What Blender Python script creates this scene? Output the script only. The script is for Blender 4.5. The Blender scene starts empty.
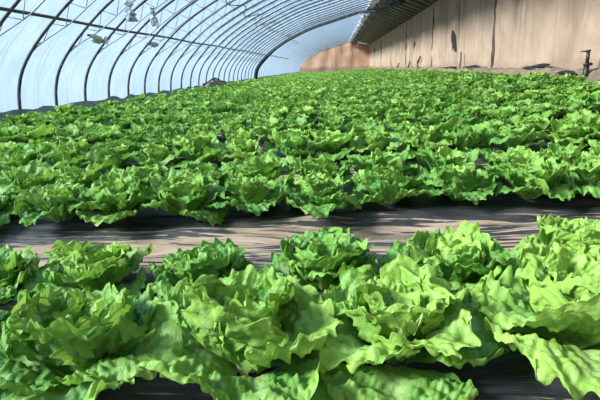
import bpy, math, random
import numpy as np
from mathutils import Matrix, Vector

S = bpy.context.scene
COL = S.collection
RAD = math.radians

# ------------------------------------------------------------------ scene dims
FILM_X = -4.4          # foot of the plastic film
WALL_X = 4.2           # face of the mud wall
END_Y = 62.0           # far gable wall
NEAR_Y = -9.0
CAM_H = 0.70
PITCH_BED = 1.31
ROW1 = 1.03            # near line of the first bed
ROWGAP = 0.37
SKEW = 0.062            # the beds run slightly askew to the house

# ------------------------------------------------------------------ helpers
def link(o):
    COL.objects.link(o)
    return o

def mesh_np(name, V, F, mats=(), smooth=True, attrs=None, mat_idx=None):
    """V (n,3), F list of arrays (m,k) of one or two face sizes"""
    me = bpy.data.meshes.new(name)
    V = np.asarray(V, dtype=np.float32)
    Fs = F if isinstance(F, list) else [F]
    Fs = [np.asarray(f, dtype=np.int32) for f in Fs if len(f)]
    nl = sum(f.size for f in Fs)
    npoly = sum(len(f) for f in Fs)
    me.vertices.add(len(V))
    me.vertices.foreach_set('co', V.ravel())
    me.loops.add(nl)
    me.loops.foreach_set('vertex_index', np.concatenate([f.ravel() for f in Fs]))
    me.polygons.add(npoly)
    tot = np.concatenate([np.full(len(f), f.shape[1], np.int32) for f in Fs])
    start = np.concatenate([[0], np.cumsum(tot)[:-1]]).astype(np.int32)
    me.polygons.foreach_set('loop_start', start)
    me.polygons.foreach_set('loop_total', tot)
    if mat_idx is not None:
        me.polygons.foreach_set('material_index', np.asarray(mat_idx, np.int32))
    me.update(calc_edges=True)
    me.polygons.foreach_set('use_smooth', np.full(npoly, smooth))
    for k, a in (attrs or {}).items():
        at = me.attributes.new(k, 'FLOAT', 'POINT')
        at.data.foreach_set('value', np.asarray(a, np.float32))
    for m in mats:
        me.materials.append(m)
    return me

def obj(name, me, parent=None, loc=(0, 0, 0)):
    o = link(bpy.data.objects.new(name, me))
    o.location = loc
    if parent is not None:
        o.parent = parent
    return o

def tag(o, label=None, cat=None, group=None, kind=None):
    if label: o['label'] = label
    if cat: o['category'] = cat
    if group: o['group'] = group
    if kind: o['kind'] = kind
    return o

def empty(name, loc=(0, 0, 0), rz=0.0):
    o = link(bpy.data.objects.new(name, None))
    o.empty_display_size = 0.05
    o.location = loc
    o.rotation_euler = (0, 0, rz)
    return o

def grid_faces(nu, nv, off=0):
    """grid stored [u][v]"""
    u, v = np.meshgrid(np.arange(nu - 1), np.arange(nv - 1), indexing='ij')
    a = (u * nv + v).ravel() + off
    return np.stack([a, a + nv, a + nv + 1, a + 1], 1)

class MB:
    """collects shapes into one mesh"""
    def __init__(s):
        s.V = []; s.Q = []; s.T = []; s.n = 0
    def add(s, V, Q=None, T=None):
        V = np.asarray(V, float)
        if Q is not None and len(Q): s.Q.append(np.asarray(Q) + s.n)
        if T is not None and len(T): s.T.append(np.asarray(T) + s.n)
        s.V.append(V); s.n += len(V)
    def box(s, c, d, rot=None, jitter=0.0, rng=None):
        c = np.array(c, float); d = np.array(d, float) / 2
        v = np.array([[x, y, z] for x in (-1, 1) for y in (-1, 1) for z in (-1, 1)], float) * d
        if jitter: v = v + rng.normal(0, jitter, v.shape)
        if rot is not None: v = v @ np.array(rot).T
        s.add(v + c, [[0, 1, 3, 2], [4, 6, 7, 5], [0, 4, 5, 1], [2, 3, 7, 6], [0, 2, 6, 4], [1, 5, 7, 3]])
    def tube(s, P, r, n=8, caps=True):
        P = np.asarray(P, float)
        r = np.broadcast_to(np.asarray(r, float), (len(P),))
        T = np.gradient(P, axis=0)
        T /= np.linalg.norm(T, axis=1)[:, None] + 1e-12
        ref = np.array([0, 0, 1.0]) if abs(T[:, 2]).mean() < .8 else np.array([0, 1.0, 0])
        if abs((T @ ref)).max() > .98: ref = np.array([0.3, 1.0, 0.2]) / np.linalg.norm([.3, 1, .2])
        A = np.cross(T, ref); A /= np.linalg.norm(A, axis=1)[:, None] + 1e-12
        B = np.cross(T, A)
        a = np.linspace(0, 2 * math.pi, n, endpoint=False)
        ring = P[:, None, :] + r[:, None, None] * (np.cos(a)[None, :, None] * A[:, None, :] + np.sin(a)[None, :, None] * B[:, None, :])
        V = ring.reshape(-1, 3)
        Q = []
        for i in range(len(P) - 1):
            for j in range(n):
                k = (j + 1) % n
                Q.append([i * n + j, i * n + k, (i + 1) * n + k, (i + 1) * n + j])
        Tn = []
        if caps:
            V = np.vstack([V, P[0], P[-1]])
            b = len(P) * n
            for j in range(n):
                k = (j + 1) % n
                Tn.append([b, k, j]); Tn.append([b + 1, (len(P) - 1) * n + j, (len(P) - 1) * n + k])
        s.add(V, Q, Tn)
    def build(s, name, mats, parent=None, smooth=True, loc=(0, 0, 0)):
        if not isinstance(mats, (list, tuple)): mats = [mats]
        F = []
        if s.Q: F.append(np.vstack(s.Q))
        if s.T: F.append(np.vstack(s.T))
        return obj(name, mesh_np(name, np.vstack(s.V), F, mats, smooth), parent, loc)

class Noise:
    """cheap smooth pseudo noise: sum of random sines"""
    def __init__(s, rng, dim, wl, n=10):
        d = rng.normal(size=(n, dim)); d /= np.linalg.norm(d, axis=1)[:, None]
        s.k = d * (2 * math.pi / (wl * rng.uniform(.65, 1.5, n)))[:, None]
        s.p = rng.uniform(0, 6.28, n); s.a = 1 / math.sqrt(n / 2)
    def __call__(s, X):
        return np.sin(X @ s.k.T + s.p).sum(-1) * s.a

def sstep(a, b, x):
    t = np.clip((x - a) / (b - a), 0, 1)
    return t * t * (3 - 2 * t)

# ------------------------------------------------------------------ materials
def new_mat(name):
    m = bpy.data.materials.new(name); m.use_nodes = True
    nt = m.node_tree; nt.nodes.clear()
    return m, nt
class N:
    def __init__(s, nt): s.nt = nt
    def __call__(s, typ, ins=None, **props):
        n = s.nt.nodes.new(typ)
        for k, v in props.items(): setattr(n, k, v)
        for k, v in (ins or {}).items():
            i = n.inputs[k]
            if hasattr(v, 'node') or isinstance(v, bpy.types.NodeSocket): s.nt.links.new(v, i)
            else: i.default_value = v
        return n
def math_(n, op, a, b=None, c=None, clamp=False):
    ins = {0: a}
    if b is not None: ins[1] = b
    if c is not None: ins[2] = c
    return n('ShaderNodeMath', ins, operation=op, use_clamp=clamp).outputs[0]
def mixc(n, f, a, b, blend='MIX'):
    m = n('ShaderNodeMix', data_type='RGBA', blend_type=blend)
    for i, v in ((0, f), (6, a), (7, b)):
        if isinstance(v, bpy.types.NodeSocket): n.nt.links.new(v, m.inputs[i])
        else: m.inputs[i].default_value = v if i == 0 else (*v, 1)[:4]
    return m.outputs[2]
def ramp(n, f, stops):
    r = n('ShaderNodeValToRGB', {0: f})
    e = r.color_ramp.elements
    while len(e) < len(stops): e.new(.5)
    for el, (p, c) in zip(e, stops):
        el.position = p
        el.color = (c, c, c, 1) if isinstance(c, (int, float)) else (*c, 1)
    return r.outputs[0]
def mapping(n, src, scale, loc=(0, 0, 0)):
    return n('ShaderNodeMapping', {'Vector': src, 'Scale': scale, 'Location': loc}).outputs[0]
def noise(n, vec, scale, detail=4, rough=.55, dist=0):
    return n('ShaderNodeTexNoise', {'Vector': vec, 'Scale': scale, 'Detail': detail, 'Roughness': rough, 'Distortion': dist}).outputs[0]
def out(n, sh):
    n('ShaderNodeOutputMaterial', {'Surface': sh})
def principled(n, col, rough, bump=None, bstr=.3, bdist=.01, **kw):
    ins = {'Base Color': col if isinstance(col, bpy.types.NodeSocket) else (*col, 1), 'Roughness': rough}
    ins.update(kw)
    if bump is not None:
        ins['Normal'] = n('ShaderNodeBump', {'Height': bump, 'Strength': bstr, 'Distance': bdist}).outputs[0]
    return n('ShaderNodeBsdfPrincipled', ins).outputs[0]

def leaf_material():
    m, nt = new_mat('lettuce_leaf'); n = N(nt)
    tint = n('ShaderNodeAttribute', attribute_name='tint').outputs['Fac']     # 0 mid green .. 1 yellow green
    rib = n('ShaderNodeAttribute', attribute_name='rib').outputs['Fac']       # pale midrib and veins
    geo = n('ShaderNodeTexCoord').outputs['Object']
    rnd = n('ShaderNodeObjectInfo').outputs['Random']
    pos = n('ShaderNodeNewGeometry').outputs['Position']
    big = noise(n, pos, 1.6, 2, .5)
    t2 = math_(n, 'ADD', tint, math_(n, 'MULTIPLY', math_(n, 'SUBTRACT', rnd, .5), .22))
    t2 = math_(n, 'ADD', t2, math_(n, 'MULTIPLY', math_(n, 'SUBTRACT', big, .5), .5))
    mott = noise(n, geo, 38, 3, .6)
    t2 = math_(n, 'ADD', t2, math_(n, 'MULTIPLY', math_(n, 'SUBTRACT', mott, .5), .35), clamp=True)
    col = ramp(n, t2, [(0, (.038, .128, .030)), (.45, (.108, .280, .044)), (1, (.32, .50, .085))])
    col = mixc(n, rib, col, (.50, .62, .25))
    trc = ramp(n, t2, [(0, (.09, .27, .03)), (.5, (.22, .47, .05)), (1, (.43, .64, .10))])
    blis = noise(n, geo, 75, 3, .6)
    p = principled(n, col, .48, blis, .9, .005, **{'Specular IOR Level': .36})
    tr = n('ShaderNodeBsdfTranslucent', {'Color': trc}).outputs[0]
    out(n, n('ShaderNodeMixShader', {0: .27, 1: p, 2: tr}).outputs[0])
    return m
M_LEAF = leaf_material()

def mulch_material():
    m, nt = new_mat('mulch_film'); n = N(nt)
    pos = n('ShaderNodeNewGeometry').outputs['Position']
    fur = n('ShaderNodeAttribute', attribute_name='furrow').outputs['Fac']
    st = noise(n, mapping(n, pos, (.7, 34, 8)), 1.0, 6, .68, .30)
    st2 = noise(n, mapping(n, pos, (3.5, 70, 20), (3, 1, 0)), 1.0, 4, .6, .2)
    patch = noise(n, mapping(n, pos, (.7, 2.5, 2)), 1.2, 3, .6)
    a = math_(n, 'ADD', math_(n, 'MULTIPLY', st, 1.15), math_(n, 'MULTIPLY', st2, 1.05))
    a = math_(n, 'ADD', math_(n, 'SUBTRACT', a, .60), math_(n, 'MULTIPLY', math_(n, 'SUBTRACT', patch, .5), .5))
    a = math_(n, 'ADD', a, math_(n, 'MULTIPLY', math_(n, 'SUBTRACT', fur, .86), .46))
    mask = ramp(n, a, [(.46, 0), (.50, 1)])
    dust = noise(n, mapping(n, pos, (2, 9, 5)), 2.0, 5, .7)
    fcol = ramp(n, dust, [(.35, (.016, .017, .021)), (.75, (.075, .072, .07))])
    mud = noise(n, mapping(n, pos, (2, 20, 6)), 2.2, 6, .65)
    mcol = ramp(n, mud, [(.3, (.12, .08, .055)), (.5, (.32, .22, .15)), (.75, (.48, .35, .25))])
    film = principled(n, fcol, .5, st2, .8, .012, **{'Specular IOR Level': .35})
    mudS = principled(n, mcol, .9, mud, .5, .01)
    out(n, n('ShaderNodeMixShader', {0: mask, 1: film, 2: mudS}).outputs[0])
    return m
M_MULCH = mulch_material()

def soil_material():
    m, nt = new_mat('dry_soil'); n = N(nt)
    pos = n('ShaderNodeNewGeometry').outputs['Position']
    a = noise(n, pos, 3.0, 8, .65)
    col = ramp(n, a, [(.3, (.10, .07, .047)), (.6, (.23, .165, .11)), (.8, (.33, .25, .17))])
    out(n, principled(n, col, .95, a, .8, .05))
    return m
M_SOIL = soil_material()

def mud_wall_material(name, warm):
    m, nt = new_mat(name); n = N(nt)
    pos = n('ShaderNodeNewGeometry').outputs['Position']
    z = n('ShaderNodeSeparateXYZ', {0: pos}).outputs[2]
    # vertical rain streaks that fade downwards, blotches, scuffed foot
    st = noise(n, mapping(n, pos, (1.6, 1.6, .10)), 1.1, 5, .62, .4)
    fine = noise(n, mapping(n, pos, (8, 8, .5)), 1.3, 4, .6)
    blot = noise(n, pos, .9, 6, .65)
    c = ramp(n, blot, [(.25, tuple(v * .80 for v in warm)), (.55, warm), (.8, tuple(min(1, v * 1.14) for v in warm))])
    streak = math_(n, 'MULTIPLY', ramp(n, st, [(.50, 0), (.70, 1)]), ramp(n, math_(n, 'DIVIDE', z, 3.0), [(.15, .30), (.95, 1.0)]))
    c = mixc(n, streak, c, (.13, .085, .055))
    c = mixc(n, math_(n, 'MULTIPLY', ramp(n, fine, [(.55, 0), (.75, 1)]), .35), c, (.22, .15, .10))
    foot = math_(n, 'MULTIPLY', ramp(n, math_(n, 'ADD', z, math_(n, 'MULTIPLY', blot, .5)), [(.86, 1), (1.0, 0)]), .75)
    c = mixc(n, foot, c, (.26, .17, .115))
    hb = math_(n, 'ADD', noise(n, pos, 5, 8, .7), math_(n, 'MULTIPLY', st, .6))
    out(n, principled(n, c, .95, hb, .45, .06))
    return m
M_WALL = mud_wall_material('mud_wall', (.41, .275, .188))
M_ENDWALL = mud_wall_material('mud_end_wall', (.52, .30, .19))

def film_material():
    m, nt = new_mat('greenhouse_film'); n = N(nt)
    pos = n('ShaderNodeNewGeometry').outputs['Position']
    cl = noise(n, mapping(n, pos, (.5, .22, .6)), 1.0, 4, .55)
    wr = noise(n, mapping(n, pos, (1.5, 3.5, 1.5)), 1.6, 4, .6, .8)
    tcol = ramp(n, cl, [(.3, (.70, .84, .98)), (.7, (.79, .90, 1.0))])
    t = n('ShaderNodeBsdfTransparent', {'Color': tcol}).outputs[0]
    nb = n('ShaderNodeBump', {'Height': wr, 'Strength': .15, 'Distance': .05}).outputs[0]
    tl = n('ShaderNodeBsdfTranslucent', {'Color': (.56, .76, 1.0, 1), 'Normal': nb}).outputs[0]
    g = n('ShaderNodeBsdfPrincipled', {'Base Color': (.62, .76, .90, 1), 'Roughness': .22, 'Normal': nb}).outputs[0]
    haze = ramp(n, wr, [(.35, .14), (.7, .20)])
    a = n('ShaderNodeMixShader', {0: haze, 1: t, 2: tl}).outputs[0]
    out(n, n('ShaderNodeMixShader', {0: .10, 1: a, 2: g}).outputs[0])
    return m
M_FILM = film_material()

def plain(name, c1, c2, rough, scale=6, metal=0, bstr=.2, stretch=(1, 1, 1)):
    m, nt = new_mat(name); n = N(nt)
    pos = n('ShaderNodeTexCoord').outputs['Object']
    a = noise(n, mapping(n, pos, stretch), scale, 5, .6)
    c = ramp(n, a, [(.35, c1), (.65, c2)])
    out(n, principled(n, c, rough, a, bstr, .01, Metallic=metal))
    return m
M_STEEL = plain('weathered_steel', (.030, .033, .036), (.085, .085, .085), .5, 8, .3)
M_ROD = plain('thin_grey_rod', (.10, .12, .14), (.22, .25, .28), .5, 8, .3)
M_DARK = plain('black_plastic', (.010, .012, .015), (.03, .032, .036), .45, 5)
M_BLACK = plain('dull_black_sheet', (.006, .006, .007), (.016, .015, .015), .95, 5)
M_HOSE = plain('dark_blue_black_rubber', (.007, .012, .018), (.014, .022, .03), .8, 5)
M_SLAT = plain('weathered_bamboo', (.34, .36, .31), (.60, .61, .53), .75, 10)
M_ROOF = plain('dark_reed_mat', (.012, .013, .013), (.035, .035, .033), .9, 7)
M_QUILT = plain('grey_quilt_cloth', (.07, .068, .08), (.17, .16, .18), .9, 3)
M_QEDGE = plain('pale_quilt_edge', (.62, .58, .74), (.80, .76, .96), .85, 12)
M_WOOD = plain('weathered_stake', (.09, .055, .04), (.20, .13, .09), .85, 12)
M_GAP = plain('wall_joint_dark_earth', (.045, .028, .02), (.11, .068, .045), .95, 9)  # dark brown earth of the wall joints
M_SCRAP = plain('dusty_film_scrap', (.36, .40, .42), (.62, .66, .68), .6, 9)
M_IRON = plain('painted_iron_standpipe', (.014, .014, .016), (.045, .04, .038), .5, 12, .4)
M_SKIRT = plain('dusty_green_skirt_film', (.035, .06, .05), (.14, .16, .125), .6, 6)

# ------------------------------------------------------------------ ground
gn_rng = np.random.default_rng(5)
G1 = Noise(gn_rng, 2, 1.3, 8); G2 = Noise(gn_rng, 2, .35, 8)
def bed_phase(y):
    """0 at the middle of a bed, 1 at the middle of a furrow"""
    mid = ROW1 + ROWGAP / 2 + .08
    d = np.abs((y - mid + PITCH_BED / 2) % PITCH_BED - PITCH_BED / 2) / (PITCH_BED / 2)
    return d
def ground_z(x, y, fine=True):
    x = np.asarray(x, float); y = np.asarray(y, float)
    z = .028 * x + .032 * np.clip(x - 1.4, 0, None) ** 2
    z = z + .022 * np.clip(-1.8 - np.maximum(x, -4.4), 0, None) ** 2 + .14 * sstep(-4.14, -4.38, x) - .75 * sstep(-4.42, -4.62, x) + .23 * sstep(3.82, 4.0, x)
    inside = sstep(-4.2, -3.95, x) * sstep(4.0, 3.8, x)
    z = z - .07 * sstep(.52, .78, bed_phase(y - SKEW * x)) * inside
    return z

# floor of the house (soil, with the banks at both sides)
xs = np.concatenate([np.linspace(-5.6, -4.62, 4), np.linspace(-4.5, -3.9, 14), np.linspace(-3.7, 3.7, 30), np.linspace(3.8, 4.5, 14), [5.5]])
ys = np.arange(NEAR_Y, END_Y + 1.5, .22)
X, Y = np.meshgrid(xs, ys, indexing='ij')
Z = ground_z(X, Y) - .025
P2 = np.stack([X, Y], -1)
edge = 1 - sstep(-4.1, -3.9, X) * sstep(3.95, 3.75, X)
Z += edge * (.020 * G1(P2) + .012 * G2(P2))
fl = obj('floor', mesh_np('floor', np.stack([X, Y, Z], -1).reshape(-1, 3), grid_faces(len(xs), len(ys)), [M_SOIL]))
tag(fl, kind='structure')

# one black mulch sheet per bed
def mulch_sheet(k, nx, ny):
    mid = ROW1 + ROWGAP / 2 + .08 + k * PITCH_BED
    r = np.random.default_rng(100 + k)
    x = np.linspace(-4.02, 3.72, nx)
    v = np.linspace(-1, 1, ny)
    X, Vv = np.meshgrid(x, v, indexing='ij')
    e = Noise(r, 2, .9, 6)
    Y = mid + Vv * (PITCH_BED / 2 + .012) + .012 * e(np.stack([X, Vv * .2], -1)) * np.abs(Vv) ** 3 + SKEW * X
    Z = ground_z(X, Y)
    ridge = Noise(r, 2, .06, 10); ridge2 = Noise(r, 2, .16, 8)
    Q = np.stack([X * .10, Y - SKEW * X], -1)
    Z = Z + .0045 * ridge(Q) + .007 * ridge2(np.stack([X * .18, Y - SKEW * X], -1)) + .008
    ph = bed_phase(Y - SKEW * X)
    fur = sstep(.44, .74, ph)
    me = mesh_np('mulch_film', np.stack([X, Y, Z], -1).reshape(-1, 3), grid_faces(nx, ny), [M_MULCH], attrs={'furrow': fur.ravel()})
    return obj('mulch_film', me)
ORD = ['first', 'second', 'third', 'fourth', 'fifth', 'sixth', 'seventh', 'eighth', 'ninth', 'tenth', 'eleventh', 'twelfth',
       'thirteenth', 'fourteenth', 'fifteenth', 'sixteenth', 'seventeenth', 'eighteenth', 'nineteenth', 'twentieth',
       'twenty-first', 'twenty-second', 'twenty-third', 'twenty-fourth', 'twenty-fifth', 'twenty-sixth', 'twenty-seventh', 'twenty-eighth', 'twenty-ninth', 'thirtieth']
N_BEDS = int((END_Y - 1.0 - ROW1) / PITCH_BED)
mulch_labels = ['black mulch film under the nearest lettuce bed, streaked with dried mud behind it',
                'mud-streaked black mulch film under the second lettuce bed from the camera',
                'black mulch film glimpsed under the third lettuce bed from the camera',
                'black mulch film mostly hidden under the fourth lettuce bed from the camera']
for k in range(12):
    o = mulch_sheet(k, *((500, 110) if k == 0 else (420, 90) if k == 1 else (160, 50) if k < 4 else (60, 24)))
    if k < 4: tag(o, mulch_labels[k], 'mulch film', 'black mulch films under the beds')
    else: tag(o, 'black mulch film almost hidden under the lettuce of the farther beds', 'mulch film', 'black mulch films under the farther beds')

# ------------------------------------------------------------------ film cover profile (x, z)
PROF = np.array([(-4.40, .17), (-4.375, .45), (-4.28, .74), (-4.08, 1.03), (-3.78, 1.34), (-3.38, 1.68), (-2.9, 1.99),
                 (-2.3, 2.31), (-1.26, 2.76), (0, 3.13), (1.1, 3.44), (1.85, 3.62)])
def catmull(P, n):
    P = np.asarray(P, float)
    Q = np.vstack([2 * P[0] - P[1], P, 2 * P[-1] - P[-2]])
    d = np.concatenate([[0], np.cumsum(np.linalg.norm(np.diff(P, axis=0), axis=1))])
    u = np.linspace(0, d[-1], n); outp = []
    for a in u:
        i = min(np.searchsorted(d, a, 'right') - 1, len(P) - 2)
        t = (a - d[i]) / (d[i + 1] - d[i])
        p0, p1, p2, p3 = Q[i:i + 4]
        outp.append(.5 * ((2 * p1) + (-p0 + p2) * t + (2 * p0 - 5 * p1 + 4 * p2 - p3) * t * t + (-p0 + 3 * p1 - 3 * p2 + p3) * t ** 3))
    return np.array(outp)
PC = catmull(PROF, 60)
def prof_normals(P):
    T = np.gradient(P, axis=0); T /= np.linalg.norm(T, axis=1)[:, None]
    return np.stack([T[:, 1], -T[:, 0]], 1)     # pointing inside / down
PN = prof_normals(PC)

HOOP_DY = .935
HOOP_Y0 = 6.66
# film: sags a little between the hoops
ysf = np.arange(NEAR_Y, END_Y + .3, HOOP_DY / 4)
Uo = np.arange(len(PC))
Xf = np.zeros((len(PC), len(ysf), 3))
fr = np.random.default_rng(8); FN = Noise(fr, 3, .8, 10)
ph = ((ysf - HOOP_Y0) / HOOP_DY) % 1
sag = .025 * np.sin(math.pi * ph) ** 2
Pfilm = PC - PN * .045
Xf[:, :, 0] = Pfilm[:, 0][:, None] + PN[:, 0][:, None] * sag
Xf[:, :, 1] = ysf
Xf[:, :, 2] = Pfilm[:, 1][:, None] + PN[:, 1][:, None] * sag
Xf[:, :, 2] += .008 * FN(Xf)
wl = obj('wall_left', mesh_np('wall_left', Xf.reshape(-1, 3), grid_faces(len(PC), len(ysf)), [M_FILM]))
tag(wl, kind='structure')

# ------------------------------------------------------------------ hoops (truss arches)
def strip3(P, y): return np.stack([P[:, 0], np.full(len(P), y), P[:, 1]], 1)
def hoop_meshes():
    a = MB(); a.tube(strip3(PC[::1], 0), .023, 8); main = a
    b = MB(); lowP = PC[6:] + PN[6:] * (.20 * sstep(6, 14, np.arange(6, len(PC))))[:, None]
    low = strip3(lowP, .0); b.tube(low, .008, 6)
    c = MB(); idx = list(range(8, len(PC) - 2, 3))
    for q, i in enumerate(idx[:-1]):
        j = idx[q + 1]
        p = np.array([PC[i, 0], 0, PC[i, 1]]); r_ = np.array([PC[j, 0], 0, PC[j, 1]])
        mid = (lowP[(i + j) // 2 - 6])
        m_ = np.array([mid[0], 0, mid[1]])
        c.tube(np.stack([p, m_]), .0055, 5); c.tube(np.stack([m_, r_]), .0055, 5)
    return a, b, c
ha, hb, hc = hoop_meshes()
ha_far = None
def make_hoop(y, src=None):
    global ha_far
    if y > 27:
        if ha_far is None:
            thin = MB(); thin.tube(strip3(PC, 0), .013, 6); ha_far = o = thin.build('arch_truss', M_STEEL)
        else: o = link(ha_far.copy())
        o.location = (0, y, 0)
        return o
    if src is None:
        root = empty('arch_truss', (0, y, 0))
        ha.build('arch_tube', M_STEEL, root); hb.build('lower_chord', M_ROD, root); hc.build('web_rod', M_ROD, root)
        return root
    root = src.copy(); link(root); root.location = (0, y, 0)
    for ch in src.children:
        c = ch.copy(); link(c); c.parent = root
    return root
hoops = []
hy = HOOP_Y0 - 2 * HOOP_DY
src = None; k = 0
while hy < END_Y - .3:
    h = make_hoop(hy, src)
    if src is None: src = h
    hoops.append(h)
    if k < 12: tag(h, f'dark steel arch truss under the plastic film, {ORD[k]} from the camera', 'greenhouse arch', 'steel arch trusses under the film')
    elif hy < 25.4: tag(h, 'thin dark steel arch truss in the middle of the row before the thick black arch', 'greenhouse arch', 'steel arches before the thick black arch')
    else: tag(h, 'distant thin steel arch truss beyond the thick black arch', 'greenhouse arch', 'steel arches beyond the thick black arch')
    hy += HOOP_DY; k += 1

# lashing ropes outside the film, between the hoops
rope = MB(); rope.tube(strip3(PC - PN * .075, 0), .0045, 5)
rsrc = None
for k in range(0, 24):
    y = HOOP_Y0 - 1.5 * HOOP_DY + k * HOOP_DY
    if rsrc is None:
        rsrc = o = rope.build('lashing_rope', M_ROD); o.location = (0, y, 0)
    else:
        o = rsrc.copy(); link(o); o.location = (0, y, 0)
    if k < 4: tag(o, f'thin grey lashing rope outside the film, {ORD[k]} from the camera', 'rope', 'lashing ropes over the film')
    else: tag(o, 'thin grey lashing rope outside the film between far arches', 'rope', 'far lashing ropes over the film')

# purlin pipe tied under the arches
def inset(x, d):
    i = np.argmin(abs(PC[:, 0] - x)); return PC[i] + PN[i] * d
pp = inset(-3.66, .045)
pm = MB(); yy = np.linspace(1.0, 40, 60)
pm.tube(np.stack([np.full(60, pp[0]), yy, pp[1] + .008 * np.sin(yy * 1.3)], 1), .021, 8)
tag(pm.build('purlin_pipe', M_STEEL), 'long straight dark purlin pipe running across the arches low on the film side', 'pipe')
cp = inset(-2.35, .03)
cm = MB(); yy = np.linspace(6, 34, 120)
cr = np.random.default_rng(3); cn = Noise(cr, 1, 3.2, 6)
w = cn(yy[:, None])
cm.tube(np.stack([cp[0] + .10 * w, yy, cp[1] - .02 + .05 * w], 1), .013, 6)
tag(cm.build('sagging_cable', M_STEEL), 'dark wavy cable strung high under the arches above the straight purlin pipe', 'cable')

# the thick black arch, set slightly oblique so its top leans towards the camera
TA = []
for i in range(len(PC)):
    p = PC[i] + PN[i] * .10
    if p[0] < 1.35: TA.append((p[0], 27.1, p[1]))
TA += [tuple(v) for v in catmull([TA[-1], (1.75, 26.4, 3.36), (2.05, 25.4, 3.25), (2.38, 23.9, 3.20), (2.75, 21.3, 3.16)], 20)[1:]]
ta = MB(); ta.tube(np.array(TA), .085, 10)
ta_o = ta.build('rolled_blind', M_HOSE)
tag(ta_o, 'thick black rolled tube arching across the film far down the greenhouse', 'rolled blind')
tb = MB(); TB = np.array(TA)[:16] + np.array([.0, .55, 0]); tb.tube(TB, .05, 8)
tag(tb.build('rolled_sheet', M_HOSE), 'shorter black roll beside the foot of the thick black arch', 'rolled sheet')

# film scraps caught in the arches
def scrap(y, x, d, w, h, seed, label):
    r = np.random.default_rng(seed); nz = Noise(r, 2, .12, 8); nz2 = Noise(r, 2, .3, 6)
    u, v = np.meshgrid(np.linspace(-1, 1, 18), np.linspace(0, 1, 18), indexing='ij')
    c = inset(x, d)
    q = np.stack([u * w, v * h], -1)
    wd = w * (1 - .55 * v + .25 * nz2(np.stack([v * .4, v * 0], -1)))
    Xs = c[0] + .04 * nz(q) + .03 * v
    Ys = y + u * wd + .05 * nz2(q + 3)
    Zs = c[1] - v * h * (1 + .25 * nz2(np.stack([u * .5, u * 0], -1))) + .02 * nz(q + 7)
    me = mesh_np('film_scrap', np.stack([Xs, Ys, Zs], -1).reshape(-1, 3), grid_faces(18, 18), [M_SCRAP])
    o = obj('film_scrap', me); md = o.modifiers.new('thick', 'SOLIDIFY'); md.thickness = .002
    tag(o, label, 'film scrap', 'film scraps hanging from the arches')
scrap(7.7, -3.2, .12, .10, .24, 1, 'narrow pale torn film scrap hanging above the purlin pipe')
scrap(8.7, -3.2, .12, .10, .22, 2, 'second pale torn film scrap hanging just beyond the narrow one')
scrap(7.75, -3.72, .14, .30, .07, 3, 'flat dusty film scrap lying on the rods below the purlin pipe')
scrap(10.1, -3.72, .14, .22, .06, 4, 'small dusty film scrap farther along below the purlin pipe')

# dusty skirt film along the foot of the arches
sx = np.array([-4.36, -4.345, -4.33, -4.24, -4.12]); sz = np.array([.23, .22, .20, .15, .07])
yk = np.arange(2, END_Y, .18)
X, Y = np.meshgrid(sx, yk, indexing='ij'); Zk = np.repeat(sz[:, None], len(yk), 1)
kr = np.random.default_rng(12); KN = Noise(kr, 2, .7, 8); q = np.stack([X * 3, Y], -1)
Zk = Zk + 0.018 * KN(q) * np.linspace(1, .3, 5)[:, None]; X = X + .015 * KN(q + 5)
o = obj('skirt_film', mesh_np('skirt_film', np.stack([X, Y, Zk], -1).reshape(-1, 3), grid_faces(5, len(yk)), [M_SKIRT]))
tag(o, 'low dusty dark green skirt film along the foot of the arches', 'skirt film')

# soil heap with a black film flap at the film foot
def mound(c, r, h, seed):
    rg = np.random.default_rng(seed); nz = Noise(rg, 2, .5, 8)
    a, t = np.meshgrid(np.linspace(0, 2 * math.pi, 29), np.linspace(0, 1, 12), indexing='ij')
    x = np.cos(a) * t * r[0]; y = np.sin(a) * t * r[1]
    z = h * (1 - sstep(0, 1, t)) * (1 + .25 * nz(np.stack([x, y], -1)))
    return np.stack([c[0] + x, c[1] + y, c[2] + z - .02], -1).reshape(-1, 3), grid_faces(29, 12)
V, F = mound((-4.16, 17.2, .17), (.26, 1.9, ), .21, 4)
tag(obj('soil_heap', mesh_np('soil_heap', V, F, [M_SOIL])), 'low brown soil heap at the foot of the film under a dark strip', 'soil heap')
fm = MB(); yy = np.linspace(15.6, 18.9, 20)
fm.tube(np.stack([np.full(20, -4.16), yy, .27 + .16 * np.exp(-((yy - 17.2) / .85) ** 2)], 1), .03, 7)
tag(fm.build('hose', M_WOOD), 'dark brown hose draped over the soil heap at the film foot', 'hose')

# ------------------------------------------------------------------ mud wall, gable wall
wz = np.linspace(-.3, 3.16, 34); wy = np.concatenate([np.arange(NEAR_Y, 30, .18), np.arange(30, END_Y + .4, .5)])
Y, Zw = np.meshgrid(wy, wz, indexing='ij')
wr_ = np.random.default_rng(21); W1 = Noise(wr_, 2, 2.2, 8); W2 = Noise(wr_, 2, .5, 8)
q = np.stack([Y, Zw], -1)
Xw = WALL_X - .03 + .015 * W1(q) + .010 * W2(q) - .06 * sstep(.7, .3, Zw)
nb = len(wy) * len(wz)
V = np.concatenate([np.stack([Xw, Y, Zw], -1).reshape(-1, 3), np.stack([np.full_like(Xw, 5.4), Y, Zw], -1).reshape(-1, 3)])
F = [grid_faces(len(wy), len(wz))[:, ::-1], grid_faces(len(wy), len(wz), nb)]
nz_ = len(wz)
top = np.array([[i * nz_ + nz_ - 1, (i + 1) * nz_ - 1 + nz_, (i + 1) * nz_ - 1 + nz_ + nb, i * nz_ + nz_ - 1 + nb] for i in range(len(wy) - 1)])
e0 = np.array([[j, j + 1, nb + j + 1, nb + j] for j in range(nz_ - 1)])
tag(obj('wall_right', mesh_np('wall_right', V, [np.vstack(F + [top, e0])], [M_WALL])), kind='structure')

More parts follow.
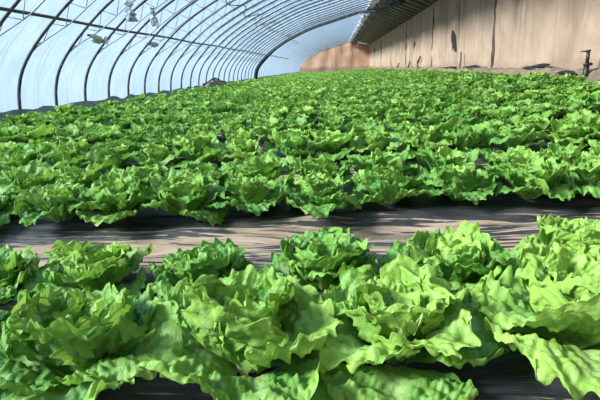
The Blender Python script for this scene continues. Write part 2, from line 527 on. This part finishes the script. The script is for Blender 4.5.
# gable wall follows the arch and the back roof
prof = np.vstack([[(-4.4, -.3)], PC, [(4.2, 3.15), (5.4, 3.15), (5.4, -.3)]])
m_ = MB(); n_ = len(prof)
gx = np.linspace(-4.38, 4.5, 90); gt = np.linspace(0, 1, 24)
topz = np.interp(gx, np.concatenate([PC[:, 0], [4.2, 5.4]]), np.concatenate([PC[:, 1], [3.15, 3.15]]))
Xg, Tg = np.meshgrid(gx, gt, indexing='ij'); Zg = -.3 + Tg * (topz[:, None] + .3 - .01)
E1 = Noise(np.random.default_rng(2), 2, 1.4, 8)
Yg = END_Y + .03 * E1(np.stack([Xg, Zg], -1))
V1 = np.stack([Xg, Yg, Zg], -1).reshape(-1, 3); V2 = V1 + np.array([0, .7, 0]); ng = len(V1)
f1 = grid_faces(90, 24); tp = np.array([[i * 24 + 23, (i + 1) * 24 + 23, (i + 1) * 24 + 23 + ng, i * 24 + 23 + ng] for i in range(89)])
tag(obj('wall_back', mesh_np('wall_back', np.vstack([V1, V2]), [np.vstack([f1[:, ::-1], f1 + ng, tp])], [M_ENDWALL])), kind='structure')

# dark joints between the wall sections
for k, y in enumerate([13.84, 22.3, 30.5, 38.3, 46.3, 54.5]):
    r = np.random.default_rng(40 + k)
    m_ = MB(); zz = np.linspace(.1, 2.98, 26)
    wdt = (.07 if k == 0 else .055) * (1 + .12 * r.normal(size=26))
    yc = y + .004 * np.cumsum(r.normal(size=26))
    m_.tube(np.stack([np.full(26, WALL_X - .005), yc, zz], 1), np.clip(wdt, .03, .12), 8)
    o = m_.build('trim_%d' % (k + 1), M_GAP); tag(o, kind='structure')

# back roof: dark reed mat carried by closely laid bamboo poles
RA = np.array([1.85, 3.62]); RB = np.array([4.2, 3.06])
yk = np.arange(NEAR_Y, END_Y + .3, 1.0)
m_ = MB()
for (o0, o1) in ((.10, .22),):
    Vr = []
    for t in (0, 1):
        p = RA * (1 - t) + RB * t
        for h in (o0, o1):
            Vr.append([(p[0], y, p[1] + h) for y in yk])
    Vr = np.array(Vr)
    ny_ = len(yk)
    Vall = np.concatenate([Vr[0], Vr[1], Vr[3], Vr[2]])
    Q = []
    for a in range(4):
        b = (a + 1) % 4
        for i in range(ny_ - 1): Q.append([a * ny_ + i, a * ny_ + i + 1, b * ny_ + i + 1, b * ny_ + i])
    m_.add(Vall, Q)
ceil = m_.build('ceiling', M_ROOF, smooth=False); tag(ceil, kind='structure')
m_ = MB(); sr = np.random.default_rng(77)
y = 3.0
while y < END_Y - .2:
    j = sr.normal(0, .03, 4)
    a = np.array([RA[0] + .05, y - 2.0 + j[0], RA[1] + .075]); b = np.array([RB[0] - .05, y + j[1], RB[1] + .075 + j[2] * .3])
    m_.tube(np.stack([a, (a + b) / 2 + np.array([0, j[3] * .5, -.012]), b]), sr.uniform(.020, .028), 6)
    y += sr.uniform(.85, 1.15)
sl = m_.build('roof_poles', M_SLAT, ceil); tag(sl, kind='stuff')

# grey quilt bundled along the ridge
qr = np.random.default_rng(31); Q1 = Noise(qr, 2, .9, 8); Q2 = Noise(qr, 2, .28, 8)
pts = catmull([(1.62, 3.50), (1.78, 3.45), (1.95, 3.42), (2.1, 3.33), (2.28, 3.34), (2.42, 3.30), (2.52, 3.37), (2.48, 3.46)], 40)
yk = np.arange(2, END_Y - .1, .12)
pnq = prof_normals(pts)
U, Yq = np.meshgrid(np.arange(40), yk, indexing='ij')
qq = np.stack([U * .03, Yq * .5], -1)
dq = .05 * Q1(qq * np.array([1, 1])) + .02 * Q2(qq)
Xq = pts[:, 0][:, None] + pnq[:, 0][:, None] * dq; Zq = pts[:, 1][:, None] + pnq[:, 1][:, None] * dq
root = empty('ridge_quilt', (2.1, 2.0, 3.4))
tag(root, 'grey cloth quilt bundled along the ridge between film and back roof', 'quilt')
off = np.array([2.1, 2.0, 3.4])
Vq = np.stack([Xq, Yq, Zq], -1)
ob = obj('quilt_cloth', mesh_np('quilt_cloth', (Vq[11:] - off).reshape(-1, 3), grid_faces(29, len(yk)), [M_QUILT]), root)
ob2 = obj('quilt_edge', mesh_np('quilt_edge', (Vq[:12] - off).reshape(-1, 3), grid_faces(12, len(yk)), [M_QEDGE]), root)
ob2['label'] = 'pale lavender edge band'
for o in (ob, ob2):
    md = o.modifiers.new('thick', 'SOLIDIFY'); md.thickness = .02

# ------------------------------------------------------------------ things at the mud wall
def vent(y0, z0, outline, name, label, group=None):
    """black plastic stuffed into an opening: an irregular thick pad standing a little off the wall"""
    r = np.random.default_rng(int(y0 * 10)); nz = Noise(r, 2, .25, 8)
    o_ = catmull(np.vstack([outline, outline[:1]]), 40)[:-1]
    rings = np.linspace(0, 1, 8)
    V = []
    for t in rings:
        p = o_ * t
        V.append(np.stack([WALL_X - .05 + .055 * t ** 4 + .015 * nz(p) * (1 - t), y0 + p[:, 0], z0 + p[:, 1]], 1))
    V = np.array(V); n_ = V.shape[1]
    Q = []
    for i in range(7):
        for j in range(n_):
            k = (j + 1) % n_
            Q.append([i * n_ + j, i * n_ + k, (i + 1) * n_ + k, (i + 1) * n_ + j])
    o = obj(name, mesh_np(name, V.reshape(-1, 3), np.array(Q), [M_BLACK]))
    tag(o, label, 'vent cover', group)
vent(18.35, 1.47, np.array([(-.50, -.48), (-.20, -.50), (.28, -.36), (.55, -.02), (.62, .30), (.40, .50), (.05, .44), (-.28, .16), (-.50, -.20)]),
     'vent_cover', 'large irregular black plastic cover over the vent hole halfway up the mud wall')
vent(27.3, 1.58, np.array([(-.40, -.26), (.36, -.26), (.40, .26), (-.36, .27)]), 'vent_cover', 'small black vent cover on the mud wall, nearer of the small pair')
vent(30.15, 1.68, np.array([(-.38, -.27), (.34, -.27), (.40, .27), (-.36, .28)]), 'vent_cover', 'small black vent cover on the mud wall, farther of the small pair')

# standpipe with tap near the right end of the bank
root = empty('standpipe', (3.92, 8.22, .36))
tag(root, 'dark iron standpipe with a tap standing in front of the mud wall', 'standpipe')
m_ = MB(); m_.tube([(0, 0, -.05), (0, 0, .26)], .042, 12); m_.tube([(0, 0, .255), (0, 0, .285)], .052, 12); m_.build('riser', M_IRON, root)
m_ = MB(); m_.tube([(0, 0, .285), (.004, 0, .47)], .026, 12); m_.tube([(.004, 0, .465), (.004, 0, .49)], .033, 12); m_.build('upper_pipe', M_IRON, root)
m_ = MB(); m_.tube([(.0, 0, .28), (.05, -.01, .28), (.075, -.02, .262)], .019, 8); m_.build('tap', M_IRON, root)
m_ = MB(); m_.tube([(-.03, 0, .463), (-.075, -.02, .468), (-.10, -.02, .460)], .011, 8); m_.box((-.10, -.02, .462), (.07, .02, .012)); m_.build('tap_handle', M_DARK, root)

def heap(name, pts, mat, label, cat, seed):
    r = np.random.default_rng(seed)
    m_ = MB()
    P = catmull(np.array(pts, float), 22); t = np.linspace(0, 1, 22)
    rr = np.interp(t, [0, .12, .35, .7, 1], [.012, .032, .038, .024, .008]) * (1 + .18 * r.normal(size=22))
    m_.tube(P, np.clip(rr, .01, .1), 9)
    o = m_.build(name, mat); tag(o, label, cat); return o
heap('plastic_roll', [(3.98, 9.75, .63), (4.0, 10.1, .62), (4.02, 10.6, .59), (4.02, 11.4, .55)], M_BLACK, 'black crumpled plastic roll on the bank, nearest the standpipe', 'plastic roll', 1)
heap('plastic_roll', [(4.0, 14.4, .60), (4.0, 14.9, .60), (4.0, 15.6, .59), (4.0, 16.3, .575)], M_BLACK, 'black plastic roll on the bank beside the short wooden post', 'plastic roll', 2)
heap('plastic_roll', [(4.0, 17.0, .58), (4.0, 17.6, .57), (4.02, 18.4, .56), (4.0, 19.4, .56)], M_BLACK, 'flat black plastic roll on the bank beyond the short wooden post', 'plastic roll', 3)
heap('plastic_roll', [(3.88, 8.5, .49), (3.90, 8.7, .50), (3.91, 9.0, .50), (3.91, 9.25, .49)], M_BLACK, 'small black plastic bundle among the lettuce close to the standpipe', 'plastic roll', 4)
def stake(pts, rad, label):
    m_ = MB(); m_.tube(catmull(np.array(pts, float), 8), rad, 8); tag(m_.build('wooden_stake', M_WOOD), label, 'stake')
stake([(4.0, 16.7, .45), (4.02, 16.65, .75), (4.03, 16.7, 1.05)], .03, 'short upright wooden stake on the bank under the large vent cover')
stake([(3.95, 24.6, .45), (4.03, 25.2, .75), (4.06, 24.7, 1.05)], .055, 'crooked brown stake leaning on the mud wall below the nearer small vent cover')
stake([(4.0, 28.4, .45), (4.06, 28.2, .75), (4.1, 28.4, .86)], .045, 'brown stake leaning on the mud wall below the farther small vent cover')
stake([(4.0, 33.5, .45), (4.06, 33.0, .75), (4.1, 33.2, .82)], .045, 'distant brown stake leaning on the mud wall beyond both small vent covers')

# ------------------------------------------------------------------ lettuce
def leaf(rng, L, W, e0, e1, ns, nt_, ruf=1.0, cup=.25, tint=.4, bend=1.3, fine=True):
    """one leaf growing along +y; returns V, tint, rib"""
    s = np.linspace(0, 1, ns) ** .85; t = np.sin(np.linspace(-1, 1, nt_) * 1.25) / math.sin(1.25)
    Sg, Tg = np.meshgrid(s, t, indexing='ij')
    w = W * (.13 + .87 * sstep(-.05, .60, Sg)) * (1 - .30 * sstep(.78, 1.05, Sg))
    v = Sg - (.27 + rng.uniform(-.05, .05)) * np.abs(Tg) ** 2.3 * Sg ** 1.5
    x = Tg * w
    th = np.arctan2(x, v * L + .25 * L)
    lead = sstep(.15, .55, Sg)
    m = np.clip((np.abs(Tg) ** 5 + Sg ** 8) ** .2, 0, 1.1) * lead
    mm = sstep(.45, 1.02, m)
    # arc coordinate along the margin (runs up the sides and round the tip)
    arc = th * 1.0 + .9 * np.sign(Tg) * sstep(.0, .5, np.abs(Tg)) * (1 - Sg) * -1
    wob = Noise(rng, 1, .55, 6)(arc[..., None])
    p = rng.uniform(0, 6.28, 5)
    k1, k2, k3 = rng.uniform(5.5, 8), rng.uniform(16, 20), rng.uniform(36, 44)
    w1 = np.sin(k1 * arc + p[0] + .8 * wob); w2 = np.sin(k2 * arc + p[1] + 1.6 * wob); w3 = np.sin(k3 * arc + p[2] + 2 * wob)
    am = rng.uniform(.8, 1.2) * ruf * L
    fan = (np.abs(Tg) * 2.6 - Sg * 4.2 + .25 * wob) * math.pi * 1.05
    pleat = -np.cos(2 * fan)
    wave = .050 * mm * m * w1 + .036 * mm ** 2 * w2 * (1 + .4 * wob)
    lob = .035 * w1 * mm + .022 * pleat * mm * sstep(.05, .5, np.abs(Tg)) + .030 * np.sin(k2 * arc + p[1] + 1.2 + 1.6 * wob) * mm ** 3
    if fine:
        wave = wave + .020 * mm ** 4 * w3
        lob = lob + .038 * np.sin(k3 * arc + p[3]) * mm ** 5
    x = x * (1 + lob); v = v * (1 + lob * Sg)
    nz = Noise(rng, 2, .17, 9); nz2 = Noise(rng, 2, .5, 6); nz3 = Noise(rng, 2, .075, 9)
    q = np.stack([x / L, v], -1)
    inner = lead * (.35 + .65 * np.clip(np.abs(Tg) * 2.5, 0, 1))
    disp = am * wave + L * inner * (.019 * nz(q) + (.0095 * nz3(q) if fine else 0)) + L * .035 * nz2(q) * lead + L * .017 * pleat * lead * sstep(.05, .5, np.abs(Tg)) * (.5 + .8 * mm)
    # midrib groove and fan of side veins, the blade puckered up between them
    ribw = np.exp(-(Tg * (1.3 + 6 * Sg)) ** 2 * 3.2) * (1 - sstep(.6, .97, Sg))
    side = np.abs(np.sin(fan)) ** 10 * sstep(.05, .22, np.abs(Tg)) * (1 - sstep(.6, 1.0, m)) * lead
    disp = disp - L * .035 * ribw - L * .008 * side
    cu = cup + rng.uniform(-.10, .10)
    disp = disp + cu * (x ** 2) / max(W, 1e-4)
    x = x * (1 - .22 * abs(cu) * (Tg ** 2))
    ss = np.linspace(0, 1.2, 60)
    e = e0 + (e1 - e0) * np.clip(ss, 0, 1.2) ** bend
    dl = L * (ss[1] - ss[0])
    cy = np.concatenate([[0], np.cumsum(np.cos(e[:-1]) * dl)]); cz = np.concatenate([[0], np.cumsum(np.sin(e[:-1]) * dl)])
    ev = np.interp(v, ss, e); Cy = np.interp(v, ss, cy); Cz = np.interp(v, ss, cz)
    Vv = np.stack([x, Cy - np.sin(ev) * disp, Cz + np.cos(ev) * disp], -1)
    Vv[..., 2] += x * np.sin(rng.normal(0, .14) * Sg)
    T = tint + .20 * mm - .06 + .06 * nz2(q)
    R = np.clip(.85 * ribw * (1 - .55 * Sg) + .22 * side + .45 * (1 - sstep(.0, .25, Sg)), 0, 1)
    return Vv.reshape(-1, 3), T.ravel(), R.ravel()

def rotz(V, a):
    c, s = math.cos(a), math.sin(a)
    return np.stack([V[:, 0] * c - V[:, 1] * s, V[:, 0] * s + V[:, 1] * c, V[:, 2]], 1)

def lettuce_leaves(seed, size=1.0, n=12, ns=34, nt_=37, tint=.4, heart=4, spread=1.0, face=None, fine=True):
    """list of (is_heart, V, tint, rib); the last, outermost leaf points along FACE (an angle)"""
    rng = np.random.default_rng(seed)
    res = []
    a0 = rng.uniform(0, 6.28) if face is None else face - (n - 1) * 2.39996
    for i in range(n):
        f = i / (n - 1)
        L = size * (.110 + .130 * f ** .65 - .025 * sstep(.8, 1, f)) * rng.uniform(.88, 1.13)
        W = L * (.52 + .10 * f) * rng.uniform(.92, 1.12)
        e0 = RAD(83 - 42 * f ** 1.5 + rng.normal(0, 7))
        e1 = RAD(62 - 92 * f ** 1.15 * spread + rng.normal(0, 16)); e1 = max(e1, RAD(-42)) - RAD(22) * (i >= n - 4)
        cup = .75 * (1 - f) ** 1.2 + .12
        Vv, T, R = leaf(rng, L, W, e0, e1, ns, nt_, ruf=1.10 - .32 * f, bend=1.6, cup=cup, tint=tint + .25 * (1 - f) + rng.normal(0, .06), fine=fine)
        Vv[:, 1] += size * (.004 + .020 * f)
        Vv[:, 2] += size * (.050 - .035 * f)
        Vv = rotz(Vv, a0 + i * 2.39996 + (rng.normal(0, .15) if i < n - 1 else 0))
        zf = .010
        low = Vv[:, 2] < zf + .03
        Vv[low, 2] = zf + .03 * np.exp((Vv[low, 2] - zf - .03) / .03)
        res.append((i < heart, Vv, T, R))
    return res

def build_parts(root, leaves, ns, nt_):
    F = grid_faces(ns, nt_)
    hv = [l for l in leaves if l[0]]
    mesh = mesh_np('heart', np.vstack([l[1] for l in hv]), np.vstack([F + k * ns * nt_ for k in range(len(hv))]), [M_LEAF],
                   attrs={'tint': np.concatenate([l[2] for l in hv]), 'rib': np.concatenate([l[3] for l in hv])})
    obj('heart', mesh, root)
    for l in leaves:
        if not l[0]:
            obj('outer_leaf', mesh_np('outer_leaf', l[1], F, [M_LEAF], attrs={'tint': l[2], 'rib': l[3]}), root)

def single_arrays(leaves, ns, nt_):
    F = grid_faces(ns, nt_)
    return (np.vstack([l[1] for l in leaves]), np.vstack([F + k * ns * nt_ for k in range(len(leaves))]),
            np.concatenate([l[2] for l in leaves]), np.concatenate([l[3] for l in leaves]))

# ---- camera first, so that only plants in view are placed
cam_d = bpy.data.cameras.new('camera'); cam = link(bpy.data.objects.new('camera', cam_d))
FPX = 490.0
cam_d.sensor_width = 36; cam_d.sensor_fit = 'HORIZONTAL'; cam_d.lens = FPX / 600 * 36
cam_d.clip_start = .02; cam_d.clip_end = 400
def cam_axes(yaw, pitch, roll):
    fwd = np.array([math.sin(yaw) * math.cos(pitch), math.cos(yaw) * math.cos(pitch), -math.sin(pitch)])
    rt = np.array([math.cos(yaw), -math.sin(yaw), 0.0]); up = np.cross(rt, fwd)
    c, s = math.cos(roll), math.sin(roll)
    return rt * c - up * s, up * c + rt * s, fwd
CY, CP, CR = RAD(-4.35), RAD(15.1), RAD(1.6)
rt, up, fwd = cam_axes(CY, CP, CR)
CAM = np.array([0, 0, CAM_H])
cam.matrix_world = Matrix(((rt[0], up[0], -fwd[0], 0), (rt[1], up[1], -fwd[1], 0), (rt[2], up[2], -fwd[2], CAM_H), (0, 0, 0, 1)))
S.camera = cam
def project(p):
    d = np.asarray(p, float) - CAM
    z = d @ fwd
    return 300 + FPX * (d @ rt) / z, 200 - FPX * (d @ up) / z, z
def in_view(p, r):
    x, y, z = project(p)
    if z < .1: return False
    m = r * FPX / z
    return -m < x < 600 + m and -m < y < 400 + m

# ---- the nearest bed: every plant its own shape
NS, NT = 62, 101
def front(x, y, seed, label, size=1.0, tint=.4, n=15, face=None, spread=1.0, tilt=(0, 0)):
    root = empty('lettuce', (x, y, float(ground_z(x, y)) + .004))
    root.rotation_euler = (tilt[0], tilt[1], 0)
    build_parts(root, lettuce_leaves(seed, size, n, NS, NT, tint, 4, spread, face), NS, NT)
    tag(root, label, 'lettuce', 'lettuces of the nearest bed')
PI = math.pi
FRONT = [
    # x, y, seed, size, tint, direction of the lowest leaf, label
    (-.93, .98, 11, 1.0, .42, PI - .5, 'cut-off green lettuce at the near left corner of the nearest bed'),
    (-.565, .955, 12, 1.14, .46, PI - .25, 'large frilled lettuce with drooping front leaves, leftmost whole one of the near line'),
    (-.20, .975, 13, 1.12, .48, PI + 1.0, 'open frilled lettuce, second whole one from the left in the near line'),
    (.135, 1.03, 14, 1.08, .56, PI - .1, 'pale green curly lettuce, third whole one from the left in the near line'),
    (.565, 1.07, 15, 1.16, .64, PI - .35, 'big yellow-green lettuce filling the near right corner of the nearest bed'),
    (-1.07, 1.36, 21, .90, .42, PI, 'half-hidden green lettuce at the left frame edge, far line of nearest bed'),
    (-.77, 1.40, 22, .95, .52, .3, 'mid green lettuce directly behind the leftmost whole one, far line of nearest bed'),
    (-.41, 1.40, 23, .82, .34, PI + .4, 'small dark green lettuce, third from the left in the far line of nearest bed'),
    (-.045, 1.42, 24, .90, .40, PI - .4, 'mid green lettuce, fourth from the left in the far line of nearest bed'),
    (.345, 1.39, 25, .94, .52, PI + .6, 'bright green frilled lettuce, fifth from the left in the far line of nearest bed'),
    (.76, 1.46, 26, .95, .66, PI, 'yellow-green lettuce behind the big corner one, far line of nearest bed'),
]
for (x, y, seed, size, tint, face, label) in FRONT:
    front(x, y, seed, label, size, tint, face=face)

# ---- second bed: a handful of shapes with parts, copied
NS2, NT2 = 36, 55
protos = []
def proto(seed):
    root = empty('lettuce', (0, 0, 0))
    build_parts(root, lettuce_leaves(seed, 1.0, 13, NS2, NT2, .40, 4), NS2, NT2)
    return root
def copy_tree(src):
    r = src.copy(); link(r)
    for ch in src.children:
        c = ch.copy(); link(c); c.parent = r
    return r
seeds2 = [51, 52, 53, 54, 55, 56]
PR2 = [None] * 6
prng = np.random.default_rng(404)
SP = .335
PLACED = []     # (x, y, rank)
def rank_xs(rank, y):
    off = prng.uniform(0, SP)
    xs = np.arange(-4.12 + off * .3, 3.84, SP)
    return xs + prng.normal(0, .022, len(xs))
def plant_tilt(): return (prng.normal(0, .06), prng.normal(0, .06))

def ranks():
    r = 2
    while True:
        bed, line = divmod(r, 2)
        y = ROW1 + bed * PITCH_BED + line * ROWGAP
        if bed >= N_BEDS: return
        yield r, bed, line, y
        r += 1
count = len(FRONT)
far = []
# mid-distance shapes
NS3, NT3 = 18, 25
mids = []
for sd in range(8):
    V, F, T, R = single_arrays(lettuce_leaves(200 + sd, 1.0, 12, NS3, NT3, .42, 0, fine=False), NS3, NT3)
    mids.append(mesh_np('lettuce', V, F, [M_LEAF], attrs={'tint': T, 'rib': R}))
LINE = ['near', 'far']
def edge_plant(x, y, k):
    o = obj('lettuce', mids[k % 8], None, (x, y, float(ground_z(x, y)) + .004))
    o.rotation_euler = (0, 0, k * 1.7)
    tag(o, 'green frilled lettuce growing on just past the edge of the view', 'lettuce', 'lettuces continuing past the view')
for k, (x, y) in enumerate([(-1.32, .95), (-1.68, .93), (.96, 1.1), (1.33, 1.12), (-1.44, 1.34), (-1.80, 1.32), (1.13, 1.49), (1.49, 1.51)]): edge_plant(x, y, k)
for r, bed, line, y in ranks():
    xs = rank_xs(r, y)
    vis = []; side = []
    for x in xs:
        yy_ = y + SKEW * x + prng.normal(0, .022)
        if in_view((x, yy_, float(ground_z(x, yy_)) + .12), .19): vis.append((float(x), float(yy_)))
        elif y < 8 and in_view((x, yy_, float(ground_z(x, yy_)) + .12), 1.0): side.append((float(x), float(yy_)))
    sc = prng.uniform(.96, 1.16, len(vis)); rz = prng.uniform(0, 6.28, len(vis)); pick = prng.integers(0, 1000, len(vis))
    for i, (x, yv) in enumerate(side): edge_plant(x, yv, i + r)
    for i, (x, yv) in enumerate(vis):
        z = float(ground_z(x, yv)) + .004
        if count >= 300:
            far.append((x, yv, z, sc[i], rz[i], pick[i])); continue
        count += 1
        if bed == 1:
            k = pick[i] % 6
            if PR2[k] is None:
                PR2[k] = o = proto(seeds2[k])
            else: o = copy_tree(PR2[k])
        else:
            o = obj('lettuce', mids[pick[i] % 8])
        t = plant_tilt()
        o.location = (x, yv, z); o.rotation_euler = (t[0], t[1], rz[i]); o.scale = (sc[i],) * 3
        if bed <= 3:
            tag(o, f'green frilled lettuce, {ORD[i]} from the film side in the {LINE[line]} line of the {ORD[bed]} bed', 'lettuce', f'lettuces of the {ORD[bed]} bed')
        else:
            tag(o, f'green lettuce merging into the dense {ORD[bed]} bed from the camera', 'lettuce', f'lettuces of the {ORD[bed]} bed')

# ---- the rest of the field as one mass
def lod(seed, n, ns, nt_):
    return single_arrays(lettuce_leaves(seed, 1.0, n, ns, nt_, .46, 0, fine=False), ns, nt_)
lodA = [lod(300 + s, 9, 10, 13) for s in range(6)]
lodB = [lod(330 + s, 8, 6, 8) for s in range(6)]
VV, FF, TT, RR = [], [], [], []; n0 = 0
for (x, y, z, s, a, p) in far:
    V, F, T, R = (lodA if y < 22 else lodB)[p % 6]
    W = rotz(V * s, a) + np.array([x, y, z])
    VV.append(W); FF.append(F + n0); TT.append(T + ((p * 37) % 100 / 100 - .5) * .25); RR.append(R); n0 += len(W)
me = mesh_np('lettuce_field', np.vstack(VV), np.vstack(FF), [M_LEAF], attrs={'tint': np.concatenate(TT), 'rib': np.concatenate(RR)})
o = obj('lettuce_field', me)
tag(o, 'dense distant mass of green lettuce reaching to the far end wall', 'lettuce field', kind='stuff')
print('lettuces', count, 'far', len(far), 'verts', n0)

# ------------------------------------------------------------------ light
w = bpy.data.worlds.new('sky'); S.world = w; w.use_nodes = True
nt = w.node_tree; nt.nodes.clear(); n = N(nt)
tc = n('ShaderNodeTexCoord').outputs['Generated']
zc = n('ShaderNodeSeparateXYZ', {0: tc}).outputs[2]
skyc = ramp(n, zc, [(0.0, (.56, .72, .88)), (.25, (.60, .79, 1.0)), (.8, (.46, .70, 1.0))])
cl = noise(n, tc, 2.2, 5, .6)
skyc = mixc(n, ramp(n, cl, [(.45, 0), (.7, .8)]), skyc, (.95, .97, 1.0))
bg = n('ShaderNodeBackground', {'Color': skyc, 'Strength': .52}).outputs[0]
n('ShaderNodeOutputWorld', {'Surface': bg})
sun = bpy.data.lights.new('sun', 'SUN'); sun.energy = 9.5; sun.angle = RAD(16); sun.color = (1, .96, .88)
so = link(bpy.data.objects.new('sun', sun))
d = Vector((.75, .30, -.50)).normalized()      # light travels from the film side down to the mud wall
so.rotation_euler = d.to_track_quat('-Z', 'Y').to_euler()

vs = S.view_settings
S.display_settings.display_device = 'sRGB'
vs.view_transform = 'Standard'; vs.look = 'None'; vs.gamma = 1.0; vs.exposure = 0.55; vs.use_curve_mapping = False
S.cycles.max_bounces = 8; S.cycles.transparent_max_bounces = 12
